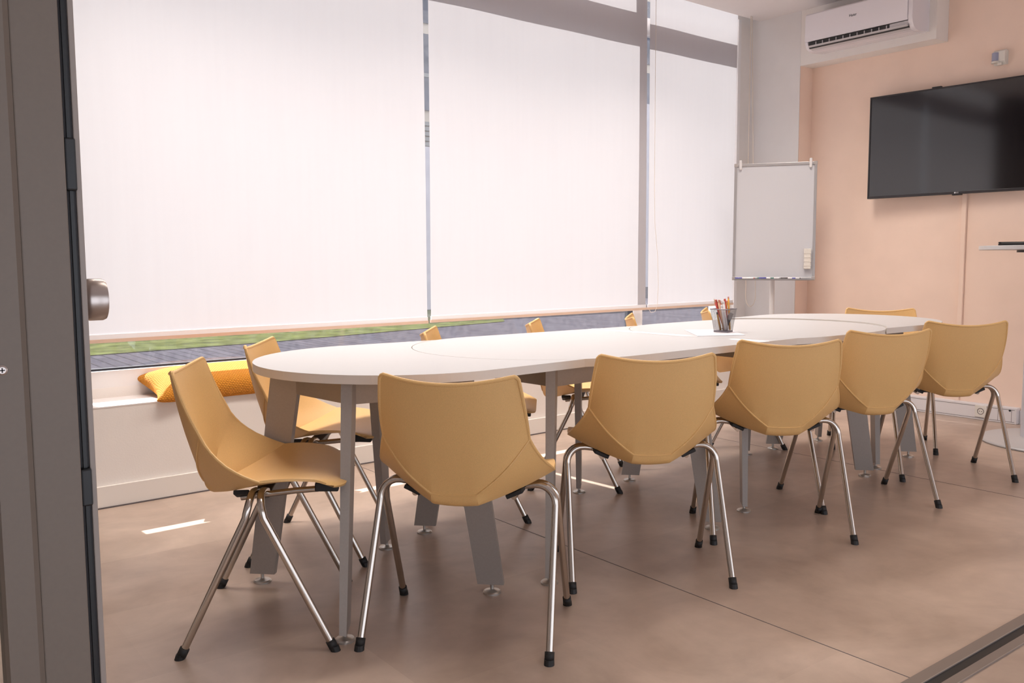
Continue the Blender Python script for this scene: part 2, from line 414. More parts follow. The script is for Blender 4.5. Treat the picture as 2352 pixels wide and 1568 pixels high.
# unseen corridor wall; its low window band is added to let in fill light
mb = MB(); mb.box((XL, YB-0.15, 1.75), (XR, YB, CEIL+0.1)); mb.box((XL, YB-0.15, 0), (XR, YB, 0.06))
for x in (XL, 1.0, 3.5, XR-0.2): mb.box((x, YB-0.15, 0), (x+0.2, YB, 1.8))
struct(mb.build('wall_corridor', M['wall_white']))
mb = MB(); mb.box((XL, YB, 2.64), (XR, 0.98, 2.70)); struct(mb.build('ceiling_corridor', M['ceiling']))
mb = MB(); mb.box((0.0, 0.98, 2.45), (XR, 1.10, CEIL)); mb.box((XL, 0.98, 2.45), (0.0, 1.10, CEIL)); struct(mb.build('wall_front', M['wall_white']))

# housings for the added fill lights
for i, (x, y, z, sx, sy, e) in enumerate(FILL_LAMPS):
    mb = MB(); mb.box((x-sx/2-0.02, y-sy/2-0.02, z), (x+sx/2+0.02, y+sy/2+0.02, z+0.03), bev=0.004)
    o = mb.build('fill_lamp_housing', M['fill_lamp_body'], origin=(x, y, z))
    tag(o, ['added white fill panel by the window above the orange pillow', 'added white fill panel by the window before the middle blind', 'added white fill panel by the window near the whiteboard',
            'added white fill panel above the chair nearest the camera',
            'added white fill panel above the front chairs before the paper sheet', 'added white fill panel nearest the television'][i], 'lamp', 'added fill panels')

# ---------------------------------------------------------------- window frames, glass, blinds
def win(name, x0, x1, tz0, tz1, stile_up):
    mb = MB()
    wbox(mb, x0, x1, 0.262, 0.325, 0.452, 0.578)                      # bottom rail
    wbox(mb, x0, x1, 0.262, 0.325, 3.22, 3.34)
    wbox(mb, x0, x1, 0.27, 0.33, tz0, tz1)                            # transom
    if stile_up:
        wbox(mb, x1-stile_up, x1, 0.27, 0.325, tz1, 3.22)
    f = struct(mb.build(name, M['pvc']))
    mb = MB(); wbox(mb, x0, x1, 0.294, 0.312, 0.578, 0.588)
    g = mb.build('gasket', M['gasket'], f)
    mb = MB(); wbox(mb, x0, x1, 0.299, 0.305, 0.58, 3.25)
    mb.build('pane', M['glass'], f)
    return f
win('window_1', 0.86, 2.62, 2.70, 2.86, 0)
win('window_2', 2.62, 4.60, 2.695, 2.862, 0.05)
win('window_3', 4.69, 5.708, 2.69, 2.805, 0)
mb = MB(); wbox(mb, 4.60, 4.69, 0.25, 0.335, 0.452, 3.34)
fm = struct(mb.build('trim_5', M['pvc']))
mb = MB(); wbox(mb, 4.588, 4.60, 0.262, 0.33, 0.578, 3.22); mb.build('gasket', M['gasket'], fm)

def blind(x0t, x1t, x0b, x1b, zb, label, chain=None, d=0.205):
    root = empty('roller_blind', W((x0b+x1b)/2, d, zb))
    o = root.location
    rows = []; nx = max(8, int((x1b-x0b)*14)); nz = 40; zt = 3.22
    for i in range(nz+1):
        t = i/nz; z = zb + 0.03 + (zt - zb - 0.03)*t; r = []
        for j in range(nx+1):
            s_ = j/nx; xx = (x0b + (x0t-x0b)*t*1.25)*(1-s_) + (x1b + (x1t-x1b)*t*1.25)*s_
            wave = 0.0035*sin(xx*3.1 + z*1.7) + 0.0025*sin(xx*7.3 - z*0.9)
            r.append(W(xx, d + wave*min(1, t*3), z))
        rows.append(r)
    mb = MB(); mb.grid(rows); mb.build('fabric', M['blind'], root, origin=o)
    mb = MB(); wbox(mb, x0b, x1b, d-0.007, d+0.007, zb+0.018, zb+0.040); mb.build('bottom_bar', M['bar_white'], root, origin=o)
    mb = MB(); wbox(mb, x0b-0.003, x1b+0.003, d-0.009, d+0.009, zb+0.002, zb+0.0185); mb.build('bottom_rail', M['bar_tan'], root, origin=o)
    mb = MB(); mb.tube([W(x0b, d+0.01, zt), W(x1b, d+0.01, zt)], 0.022, 16); mb.build('roller', M['bar_white'], root, origin=o)
    if chain:
        mb = MB(); mb.tube(chain, 0.0016, 6); mb.build('pull_cord', M['cord'], root, origin=o)
    for c in root.children: c.location = c.location - o
    return tag(root, label, 'blind', 'white roller blinds')
blind(0.875, 2.769, 0.875, 2.771, 0.715, 'widest white roller blind, leftmost, glowing with sunlight behind the orange pillow')
blind(2.808, 4.670, 2.797, 4.675, 0.718, 'middle white roller blind with a thick grey shadow bar across its top')
ch = [W(4.72, 0.17, 3.2), W(4.722, 0.17, 1.6), W(4.73, 0.17, 1.35), W(4.765, 0.17, 1.1), W(4.775, 0.17, 0.9), W(4.765, 0.17, 0.75), W(4.74, 0.17, 0.705), W(4.705, 0.175, 0.70), W(4.69, 0.18, 0.72)]
blind(4.70, 5.713, 4.701, 5.705, 0.718, 'narrow white roller blind, rightmost, beside the whiteboard', chain=ch)
# cord loop hanging on the wall strip right of the last blind
lp = []
for i in range(25):
    a = pi*i/24
    lp.append(W(5.83 - 0.065*cos(a), 0.12, 0.79 - 0.085*sin(a)))
mb = MB(); mb.tube([W(5.765, 0.12, CEIL-0.001), W(5.765, 0.12, 1.6)] + lp + [W(5.885, 0.12, 1.0), W(5.84, 0.12, 1.6), W(5.78, 0.12, CEIL-0.001)], 0.003, 6)
o = mb.build('blind_cord', M['cord']); tag(o, 'thin cream cord hanging in a loop beside the whiteboard stand', 'cord')
mb = MB(); wbox(mb, 5.765, 5.80, 0.235, 0.262, 0.46, CEIL); struct(mb.build('trim_6', M['pvc']))

# ---------------------------------------------------------------- outside
mb = MB(); mb.add([(-30, 4.55, -0.01), (60, 4.9, -0.01), (60, 34, -0.01), (-30, 34, -0.01)], [[0, 1, 2, 3]])
struct(mb.build('deck_floor', M['deck']))
mb = MB(); mb.add([(-12, 10.2, 0.0), (2.33, 11.14, 0.0), (4.87, 11.44, 0.0), (9.4, 12.45, 0.0), (12.2, 16.4, 0.0), (-12, 16.4, 0.0)], [[0, 1, 2, 3, 4, 5]])
o = struct(mb.build('lawn_floor', M['grass']))
mb = MB(); mb.box((-20, 16.5, 0), (15.5, 16.8, 3.53))
tag(mb.build('garden_wall', M['gwall'], origin=(6, 16.6, 0)), 'pale lavender grey wall far outside, seen in the slit between the blinds', 'wall')
mb = MB(); mb.box((21.5, 24.0, 0), (60, 24.3, 6.95))
tag(mb.build('boundary_wall', M['gwall'], origin=(40, 24, 0)), 'tall pale lavender wall outside, seen in the narrow slit left of the last blind', 'wall')
bld = empty('apartment_building', (20, 32.5, 0))
def bp(name, mm, boxes):
    mb = MB()
    for a, b in boxes: mb.box(a, b)
    o = mb.build(name, mm, bld, origin=(20, 32.5, 0)); o.location = (0, 0, 0); return o
bp('wall', M['facade'], [((-25, 32, 0), (62, 36, 14.5))])
for k in range(2):
    z0 = (7.3, 10.84)[k]; z1 = (10.4, 13.9)[k]
    for j in range(14):
        x0 = -20 + j*5.7
        w = bp('window', M['facade_glass'], [((x0, 31.9, z0), (x0+5.4, 32.0, z1))])
        mb = MB(); mb.box((x0, 31.86, z0+1.35), (x0+5.4, 31.9, z0+1.5)); mb.box((x0+2.6, 31.86, z0), (x0+2.7, 31.9, z1))
        q = mb.build('glazing_bar', M['louver'], w, origin=(20, 32.5, 0)); q.location = (0, 0, 0)
mb = MB()
for i in range(8): mb.box((-20, 31.85, 5.2 + i*0.21), (58, 32.0, 5.2 + i*0.21 + 0.15))
q = mb.build('louver_band', M['louver'], bld, origin=(20, 32.5, 0)); q.location = (0, 0, 0)
tag(bld, 'distant building with dark windows and beige bands, seen through the slits between blinds', 'building')

# ---------------------------------------------------------------- chairs
def lerp(a, b, t): return a + (b-a)*t
A0 = 0.26
R1 = Vector((-0.146, 0.203, 0.605)); R2 = Vector((0.015, 0.252, 0.487))
def T_(a):
    z = 0.764 + 0.024*a*a
    if a > 0.92: z -= 0.012*((a-0.92)/0.08)**2
    return Vector((-0.256 + 0.041*a*a, 0.190*a, z))
def Kb(a):
    if a <= A0: t = a/A0; return Vector((-0.169, 0.062*t, 0.446 + 0.004*t*t))
    t = (a-A0)/(1-A0)
    p = Vector((-0.169, 0.062, 0.450)).lerp(R1, t); q = sin(pi*t)
    return p + Vector((-0.012*q, 0.006*q, -0.008*q))
def Ks(a):
    if a <= A0: t = a/A0; return Vector((-0.150, 0.062*t, 0.415 + 0.004*t*t))
    t = (a-A0)/(1-A0)
    return Vector((-0.150, 0.062, 0.419)).lerp(R2, t) + Vector((0, 0, -0.006*sin(pi*t)))
RIM = [R1, Vector((-0.128, 0.214, 0.577)), Vector((-0.105, 0.225, 0.552)), Vector((-0.072, 0.238, 0.527)), Vector((-0.036, 0.248, 0.507)), Vector((-0.008, 0.252, 0.495)), R2]
def rim(t):
    x = t*(len(RIM)-1); i = min(int(x), len(RIM)-2); return RIM[i].lerp(RIM[i+1], x-i)
def Fr(a):
    c = max(0, (a-0.62)/0.38)
    return Vector((0.243 - 0.034*c**2.4, 0.222*a - 0.006*c**2, 0.447 + 0.008*a*a))
NC = 16
COLS = sorted(set([i/NC for i in range(NC+1)] + [A0, 0.97]))
def half_rows(a):
    pts = []
    for i in range(9):                                    # back, top edge to crease
        s_ = i/8; p = T_(a).lerp(Kb(a), s_); b = sin(pi*s_)
        pts.append(p + Vector((-0.008*b*(1-0.4*a), 0.003*b*a, 0)))
    ta = max(0, (a-A0)/(1-A0))
    for i in range(1, 9):                                 # wing, crease to seat crease
        r = i/8; p = Kb(a).lerp(Ks(a), r) + (rim(r) - R1.lerp(R2, r))*ta*ta
        if a <= A0 + 1e-6: p += Vector((-0.004, 0, -0.004))*sin(pi*r)
        pts.append(p)
    k = Ks(a); f = Fr(a)
    for i in range(1, 13):                                # seat, to the front edge
        s_ = i/12; top_f = 0.462 + 0.010*a*a
        z = lerp(k.z, top_f, s_) + (0.014*(1-a*a) + 0.008*a*a)*sin(pi*s_**0.9)
        z -= (top_f - f.z)*max(0, (s_-0.72)/0.28)**2
        v = lerp(k.y, f.y, s_) + 0.008*a*sin(pi*s_)
        pts.append(Vector((lerp(k.x, f.x, s_), v, z)))
    return pts
def shell_mesh():
    half = [half_rows(a) for a in COLS]; n = len(half[0])
    cols = [[Vector((p.x, -p.y, p.z)) for p in h] for h in half[::-1][:-1]] + half
    nc = len(cols)
    inner = cols
    # crease-following ridge on the outside
    def nrm(i, j):
        a = cols[min(i+1, nc-1)][j] - cols[max(i-1, 0)][j]; b = cols[i][min(j+1, n-1)] - cols[i][max(j-1, 0)]
        q = a.cross(b)
        return q.normalized() if q.length > 1e-9 else Vector((0, 0, -1))
    TH = 0.007
    outer = []
    ctr = Vector((0.12, 0, 0.75))
    for i in range(nc):
        r = []
        for j in range(n):
            q = nrm(i, j)
            if q.dot(cols[i][j] - ctr) < 0: q = -q
            r.append(cols[i][j] + q*TH)
        outer.append(r)
    mb = MB(); mb.grid(inner); mb.grid(outer)
    no = nc*n
    def ring():
        r = [(0, j) for j in range(n)] + [(i, n-1) for i in range(1, nc)] + [(nc-1, j) for j in range(n-2, -1, -1)] + [(i, 0) for i in range(nc-2, 0, -1)]
        return [i*n+j for i, j in r]
    rg = ring()
    for k in range(len(rg)):
        a, b = rg[k], rg[(k+1) % len(rg)]
        mb.f.append([a, b, b+no, a+no]); mb.mi.append(0); mb.sm.append(True)
    # rolled lip around the back and seat rim
    path = [outer[0][j].lerp(inner[0][j], 0.4) for j in range(16, -1, -1)] + [outer[i][0].lerp(inner[i][0], 0.4) for i in range(1, nc-1)] + [outer[nc-1][j].lerp(inner[nc-1][j], 0.4) for j in range(17)]
    rr = [0.0035 + 0.0022*min(1, min(k, len(path)-1-k)/9) for k in range(len(path))]
    mb.tube(path, rr, 8)
    # raised weld line along the lower edge of the back
    ridge = [outer[i][8] for i in range(nc)]
    mb.tube(ridge, 0.0034, 6)
    return mb
def make_chair():
    root = empty('shell_chair', (0, 0, 0))
    shell_mesh().build('seat_shell', M['shell'], root, sharp=24)
    for s in (-1, 1):
        for e in (-1, 1):
            u0 = 0.0125*e
            foot = Vector((0.211*e, 0.269*s, 0.0)); knee = Vector((u0 + 0.012*e, 0.262*s, 0.385))
            pts = [Vector((u0, 0.125*s, 0.428)), Vector((u0, 0.165*s, 0.438)), Vector((u0, 0.200*s, 0.443))]
            c0 = Vector((u0, 0.207*s, 0.388))
            for k in range(1, 8):
                a = (pi/2)*k/8; pts.append(c0 + Vector((0.012*e*(k/8)**2, 0.055*s*sin(a), 0.055*cos(a))))
            pts.append(knee)
            end = foot + (knee-foot).normalized()*0.014
            pts.append(end)
            mb = MB(); mb.tube(pts, 0.0105, 12); leg = mb.build('leg', M['chrome'], root, sharp=40)
            d = (knee-foot).normalized()
            p0 = foot + d*0.034; p1 = foot + d*0.010
            mb = MB(); mb.tube([p0, p1], 0.0135, 12)
            mb.add([Vector((foot.x + 0.0145*cos(2*pi*k/12), foot.y + 0.0145*sin(2*pi*k/12), 0.0005)) for k in range(12)] +
                   [p1 + Vector((0.0138*cos(2*pi*k/12), 0.0138*sin(2*pi*k/12), 0.006)) for k in range(12)],
                   [list(range(12))[::-1], list(range(12, 24))] + [[k, (k+1) % 12, 12+(k+1) % 12, 12+k] for k in range(12)])
            mb.build('rubber_foot', M['rubber'], leg)
    for s in (-1, 1):
        mb = MB(); mb.tube([(-0.055, 0.146*s, 0.415), (-0.02, 0.15*s, 0.420), (0.10, 0.158*s, 0.433), (0.20, 0.158*s, 0.438)], 0.009, 10)
        rail = mb.build('seat_rail', M['chrome'], root, sharp=40)
        mtx = Matrix.Translation((0.190, 0.158*s, 0.446)) @ Matrix.Rotation(radians(2), 4, 'Y')
        mb = MB(); mb.box((-0.035, -0.016, -0.016), (0.032, 0.016, 0.010), mtx, bev=0.004)
        mb.build('rail_pad', M['rubber'], rail); mb = MB()
        mtx = Matrix.Translation((-0.050, 0.150*s, 0.4275)) @ Matrix.Rotation(radians(24*s), 4, 'X')
        mb.box((-0.022, -0.026, -0.0065), (0.022, 0.026, 0.0065), mtx, bev=0.003)
        mb.build('rail_pad', M['rubber'], rail)
    mb = MB(); mb.box((-0.025, -0.15, 0.412), (0.025, 0.15, 0.424), bev=0.003); mb.build('mounting_bracket', M['bracket'], root)
    return root
FG = 'beige shell chairs around the long table'
CH = [((1.448, 2.099, 0.735), 'beige shell chair nearest the camera, its back turned to us at the table front'),
      ((2.205, 2.132, 0.983), 'second beige shell chair from the left along the front of the table, back to us'),
      ((2.957, 2.141, 0.903), 'third beige shell chair along the table front, its back top just below the pen cup'),
      ((3.638, 2.168, 1.071), 'fourth beige shell chair along the table front, its back overlapping the rightmost one'),
      ((4.425, 2.179, 0.876), 'beige shell chair farthest right along the table front, nearest the wall socket'),
      ((1.015, 2.536, -0.538), 'beige shell chair at the left table end, seen side-on before the orange pillow'),
      ((4.805, 2.724, 3.757), 'beige shell chair at the far end of the table, facing us before the peach wall'),
      ((1.452, 3.097, -0.658), 'beige window-side chair partly hidden by the left table tip, right of the pillow'),
      ((2.243, 3.142, -0.695), 'second beige chair along the window side, its back corner just right of the blind gap'),
      ((2.905, 3.235, -0.802), 'third beige shell chair along the window side, below the middle of the middle blind'),
      ((3.585, 3.228, -0.775), 'fourth beige shell chair along the window side, in front of the white window mullion'),
      ((4.312, 3.318, -0.839), 'last beige shell chair along the window side, peeking out left of the pen cup')]
proto = make_chair()
for i, ((x, y, th), lab) in enumerate(CH):
    c = proto if i == 0 else copy_tree(proto)
    c.location = (x, y, 0); c.rotation_euler = (0, 0, th)
    tag(c, lab, 'chair', FG)

# ---------------------------------------------------------------- table: four modules
YM, RT, ZT, TT = 2.656, 0.4985, 0.755, 0.027
def arc(cx, cy, r, a0, a1, n=40): return [(cx + r*cos(radians(lerp(a0, a1, k/n))), cy + r*sin(radians(lerp(a0, a1, k/n)))) for k in range(n+1)]
G = 0.003
def poly_A():   # convex left end, hollow right side
    cb = 1.683 + RT; ph = 22
    return arc(1.556, YM, RT, 90, 270) + arc(cb, YM, RT+G, 270-ph, 90+ph)
def poly_B():
    cc = 2.880 + RT; ph = 22
    return arc(1.683+RT, YM, RT, 90, 270) + arc(cc, YM, RT+G, 270-ph, 90+ph)
def poly_C():
    return arc(2.880+RT, YM, RT, 90, 270) + arc(4.195-RT, YM, RT, -90, 90)
def poly_D():
    c = 4.195-RT; ph = 23
    return [(x, y+0.022) for x, y in arc(4.775-RT, YM, RT, -90, 90)] + [(x+0.003, y+0.004) for x, y in arc(c, YM, RT+G+0.004, 90-ph, -90+ph)]
LEGS = {'A': [((1.104, 2.841), 135, 0.112), ((1.110, 2.241), 235, 0.20), ((1.612, 2.886), 45, 0.112), ((1.660, 2.274), -45, 0.112)],
        'B': [((1.828, 2.962), 135, 0.112), ((1.863, 2.223), 225, 0.112), ((2.722, 3.031), 45, 0.112), ((2.770, 2.277), -45, 0.112)],
        'C': [((3.065, 3.040), 135, 0.112), ((3.072, 2.355), 225, 0.112), ((3.991, 3.047), 45, 0.112), ((4.052, 2.371), -45, 0.112)],
        'D': [((4.227, 3.046), 135, 0.112), ((4.240, 2.422), 225, 0.112), ((4.633, 3.020), 45, 0.112), ((4.633, 2.458), -45, 0.112)]}
TL = {'A': 'left end piece of the long white table, a crescent top on grey flared legs',
      'B': 'left middle section of the long white table, empty top with a curved left seam',
      'C': 'right middle section of the long white table, carrying the pen cup and paper',
      'D': 'far right end piece of the long white table, a crescent top before the peach wall'}
for key, pf in (('A', poly_A), ('B', poly_B), ('C', poly_C), ('D', poly_D)):
    poly = pf(); L_ = LEGS[key]
    cx = sum(f[0][0] for f in L_)/4; cy = sum(f[0][1] for f in L_)/4
    root = empty('meeting_table', (cx, cy, 0)); O = Vector((cx, cy, 0))
    dz = 0.006 if key == 'D' else 0.0
    mb = MB(); n = len(poly)
    ins = 0.0015
    cxp = sum(p[0] for p in poly)/n; cyp = sum(p[1] for p in poly)/n
    vs = [Vector((p[0], p[1], ZT-TT+dz)) for p in poly] + [Vector((p[0], p[1], ZT+dz)) for p in poly]
    mb.add(vs, []); mb.cur = 1
    for i in range(n):
        j = (i+1) % n; mb.f.append([i, j, n+j, n+i]); mb.mi.append(1); mb.sm.append(False)
    bm = bmesh.new(); bv = [bm.verts.new(v) for v in vs[n:]]; bm.faces.new(bv); bm.normal_update(); bmesh.ops.triangulate(bm, faces=bm.faces[:], ngon_method='EAR_CLIP')
    bm.verts.index_update()
    tris = [[v.index for v in f.verts] for f in bm.faces]; bm.free()
    for t in tris:
        mb.f.append([n+k for k in t]); mb.mi.append(0); mb.sm.append(False)
        mb.f.append([k for k in t][::-1]); mb.mi.append(0); mb.sm.append(False)
    o = mb.build('tabletop', [M['top_white'], M['edge_white']], root, origin=O); o.location = (0, 0, 0)
    tops = []
    for (f, az, lean) in L_:
        r = Vector((cos(radians(az)), sin(radians(az)), 0)); nrm_ = Vector((-r.y, r.x, 0))
        F = Vector((f[0], f[1], 0)); zt = ZT-TT+dz
        def P(rad, z, t): return F + r*rad + nrm_*t + Vector((0, 0, z))
        th = 0.017; sl = -lean
        ring_ = []
        for (rad, z) in ((-0.047, 0.030), (0.040, 0.030), (0.040+sl+0.012, zt-0.002), (-0.047+sl, zt-0.002)):
            ring_.append((rad, z))
        vs = [P(rad, z, -th*(0.62 if z < 0.1 else 1)) for rad, z in ring_] + [P(rad, z, th*(0.62 if z < 0.1 else 1)) for rad, z in ring_]
        mb = MB(); mb.add(vs, [[0, 1, 2, 3], [7, 6, 5, 4]] + [[k, (k+1) % 4, 4+(k+1) % 4, 4+k] for k in range(4)])
        leg = mb.build('leg', M['frame_grey'], root, origin=O); leg.location = (0, 0, 0)
        mb = MB(); mtx = Matrix.Translation(F)
        mb.lathe([(0.030, 0.0), (0.030, 0.004), (0.026, 0.008), (0.010, 0.011), (0.006, 0.013), (0.006, 0.034)], mtx, 24)
        g = mb.build('levelling_foot', M['pad_metal'], leg, sharp=30, origin=O); g.location = (0, 0, 0)
        tops.append(F + r*(-0.055+sl+0.02))
    order = [tops[0], tops[1], tops[3], tops[2]]
    for k in range(4):
        a, b = order[k], order[(k+1) % 4]; d = (b-a).normalized(); p = Vector((-d.y, d.x, 0))*0.014
        z0, z1 = ZT-TT+dz-0.078, ZT-TT+dz
        vs = [Vector((q.x, q.y, z)) for z in (z0, z1) for q in (a-p, a+p, b+p, b-p)]
        mb = MB(); mb.add(vs, [[0, 1, 2, 3], [4, 7, 6, 5], [0, 4, 5, 1], [1, 5, 6, 2], [2, 6, 7, 3], [3, 7, 4, 0]])
        o = mb.build('apron_rail', M['frame_grey'], root, origin=O); o.location = (0, 0, 0)
    tag(root, TL[key], 'table', 'sections of the long meeting table')

# ---------------------------------------------------------------- paper, pen cup, pens
mb = MB()
mb.prism([(3.161, 2.783), (2.952, 2.525), (3.142, 2.418), (3.351, 2.676)], ZT+0.0004, ZT+0.0022)
tag(mb.build('paper_sheet', M['paper'], origin=(3.16, 2.61, ZT)), 'white sheet of paper lying on the table under the pen cup', 'paper')
CUP = Vector((3.198, 2.585, ZT+0.0024)); CA = radians(52+45+8)
cup = empty('pen_cup', CUP, CA)
hb, ht, hh = 0.034, 0.047, 0.104
def ringpts(h, z, r=0.010, n=5):
    out = []
    for (sx, sy, a0) in ((1, 1, 0), (-1, 1, 90), (-1, -1, 180), (1, -1, 270)):
        for k in range(n+1):
            a = radians(a0 + 90*k/n); out.append(Vector((sx*(h-r) + r*cos(a), sy*(h-r) + r*sin(a), z)))
    return out
mb = MB(); r0 = ringpts(hb, 0.004); r1 = ringpts(ht, hh); nr = len(r0)
mb.add(r0 + r1, [[k, (k+1) % nr, nr+(k+1) % nr, nr+k] for k in range(nr)], True)
ob = mb.build('mesh_wall', M['wire'], cup, sharp=60)
uvl = ob.data.uv_layers.new(name='UVMap')
per = [0.0]
for k in range(nr): per.append(per[-1] + (r0[(k+1) % nr]-r0[k]).length*1.2)
for p in ob.data.polygons:
    ks = [ob.data.loops[l].vertex_index for l in p.loop_indices]
    wrap = (0 in [k % nr for k in ks]) and (nr-1 in [k % nr for k in ks])
    for l in p.loop_indices:
        k = ob.data.loops[l].vertex_index; u = per[k % nr] if not (wrap and k % nr == 0) else per[nr]
        uvl.data[l].uv = (u, 0.0 if k < nr else hh)
mb = MB(); mb.tube(r1, 0.0022, 8, closed=True); mb.build('rim', M['wire_rim'], cup)
mb = MB(); mb.prism([(p.x, p.y) for p in ringpts(hb+0.0006, 0)], 0.0, 0.006); mb.build('base', M['wire_rim'], cup)
tag(cup, 'black wire mesh pen cup full of pencils standing on white paper', 'pen cup')
PENC = {k: mat('pencil_'+k, c, 0.4) for k, c in (('red', (0.52, 0.07, 0.05, 1)), ('dark_red', (0.30, 0.03, 0.03, 1)), ('salmon', (0.62, 0.22, 0.15, 1)), ('wood', (0.72, 0.45, 0.28, 1)),
        ('white', (0.78, 0.74, 0.74, 1)), ('yellow', (0.75, 0.36, 0.03, 1)), ('ochre', (0.45, 0.22, 0.03, 1)), ('pink', (0.75, 0.35, 0.30, 1)), ('dark', (0.05, 0.04, 0.045, 1)), ('grey', (0.30, 0.28, 0.28, 1)))}
RV = Vector((sin(YAW), -cos(YAW), 0)); BV = Vector((-cos(YAW), -sin(YAW), 0))   # right and towards the viewer on the table
def pencil(name, bx, by, tx, ty, zt, r, body, tip, label, cat='pencil', tiplen=0.018, sharp_tip=True):
    base = CUP + RV*bx + BV*by + Vector((0, 0, 0.0085)); top = CUP + RV*tx + BV*ty + Vector((0, 0, zt))
    d = (top-base).normalized()
    root = empty(name, base)
    mb = MB(); mb.tube([Vector((0, 0, 0)), top-base-d*tiplen], r, 6); mb.build('barrel', PENC[body], root)
    mb = MB()
    if sharp_tip: mb.tube([top-base-d*tiplen, top-base-d*0.004, top-base], [r, r*0.35, r*0.12], 8)
    else: mb.tube([top-base-d*tiplen, top-base-d*0.001, top-base], [r*1.02, r*1.02, r*0.8], 8)
    mb.build('tip' if sharp_tip else 'end_cap', PENC[tip], root)
    tag(root, label, cat, 'pens and pencils in the mesh cup')
pencil('pencil', 0.006, 0.004, -0.047, 0.012, 0.152, 0.0042, 'red', 'wood', 'red pencil with sharpened pale tip, leftmost in the mesh cup')
pencil('pen', 0.012, -0.006, -0.038, 0.004, 0.146, 0.0056, 'dark_red', 'red', 'thick dark red pen just right of the leftmost pencil in the cup', 'pen', 0.02, False)
pencil('pencil', 0.000, 0.016, -0.031, 0.020, 0.150, 0.0040, 'wood', 'wood', 'pale wooden pencil between the dark red pen and the salmon pencil')
pencil('pencil', 0.015, 0.006, -0.022, 0.008, 0.146, 0.0042, 'salmon', 'salmon', 'salmon red pencil left of the white pens in the mesh cup', sharp_tip=False)
pencil('pen', 0.004, 0.026, -0.017, 0.032, 0.124, 0.0050, 'white', 'white', 'short white pen at the front rim of the mesh cup', 'pen', 0.012, False)
pencil('pen', 0.014, 0.018, -0.005, 0.016, 0.140, 0.0052, 'white', 'white', 'tall white pen beside the bright red pen in the cup middle', 'pen', 0.012, False)
pencil('pencil', 0.020, -0.004, 0.004, 0.004, 0.150, 0.0048, 'red', 'red', 'bright red pencil in the middle of the mesh cup', sharp_tip=False)
pencil('pencil', 0.014, -0.018, 0.018, -0.012, 0.142, 0.0036, 'ochre', 'pink', 'short brown-yellow pencil with pink end left of the tall yellow one', tiplen=0.008, sharp_tip=False)
pencil('pencil', 0.030, 0.002, 0.021, 0.000, 0.160, 0.0038, 'yellow', 'pink', 'tallest yellow pencil with pink end, rightmost in the mesh cup', tiplen=0.008, sharp_tip=False)
pencil('marker_pen', 0.004, -0.002, 0.036, 0.004, 0.086, 0.0105, 'dark', 'grey', 'thick dark marker with grey end leaning right inside the mesh cup', 'pen', 0.034, False)
pencil('pen', -0.014, 0.010, -0.030, 0.004, 0.090, 0.0045, 'ochre', 'dark', 'short brown pen low at the left inside the mesh cup', 'pen', 0.010, False)

# ---------------------------------------------------------------- pillow
def cushion(center, sx, sy, sz, rz, tilt):
    mb = MB(); n = 48; vs = []; uv = []
    def pt(u, v, s):
        au, av = abs(u), abs(v)
        pin_u = 1 - 0.10*(1-av**2)**1.0*au**3; pin_v = 1 - 0.12*(1-au**2)*av**3
        x = u*pin_u*sx/2; y = v*pin_v*sy/2
        prof = max(0, (1-au**3.2))**0.5*max(0, (1-av**3.0))**0.42
        return Vector((x, y, s*prof*sz/2))
    for s in (1, -1):
        for i in range(n+1):
            for j in range(n+1):
                u = -1 + 2*i/n; v = -1 + 2*j/n
                u = sin(u*pi/2); v = sin(v*pi/2)
                vs.append(pt(u, v, s))
        for i in range(n+1):
            acc = 0.0
            for j in range(n+1):
                k = len(vs)-(n+1)**2 + i*(n+1)+j
                if j: acc += (vs[k]-vs[k-1]).length
                uv.append((vs[k].x, acc*s))
    fs = []
    for s in range(2):
        o = s*(n+1)**2
        for i in range(n):
            for j in range(n):
                a = o + i*(n+1)+j; q = [a, a+1, a+n+2, a+n+1]; fs.append(q if s else q[::-1])
    mtx = Matrix.Rotation(rz, 4, 'Z') @ Matrix.Rotation(tilt, 4, 'X')
    wv = []
    for v in vs:
        p = mtx @ v; q = p + center
        low = 0.4535 if q.y > W(q.x, -0.004, 0).y else 0.436
        if q.z < low + 0.02: q.z = low + 0.02*math.exp((q.z-low-0.02)/0.02)*1.0 if q.z > low-0.2 else low
        wv.append(q - center)
    me = bpy.data.meshes.new('pillow'); me.from_pydata([tuple(p) for p in wv], [], fs); me.materials.append(M['knit'])
    ul = me.uv_layers.new(name='UVMap')
    for p in me.polygons:
        p.use_smooth = True
        for l in p.loop_indices: ul.data[l].uv = uv[me.loops[l].vertex_index]
    bm = bmesh.new(); bm.from_mesh(me); bmesh.ops.remove_doubles(bm, verts=bm.verts, dist=0.0004); bmesh.ops.recalc_face_normals(bm, faces=bm.faces); bm.to_mesh(me); bm.free()
    o = bpy.data.objects.new('pillow', me); col.objects.link(o); o.location = center
    return o
o = cushion(W(1.51, 0.122, 0.496), 0.76, 0.325, 0.158, math.atan(KW), radians(13))
tag(o, 'orange knitted pillow lying on the white window sill, its left end sunlit', 'pillow')

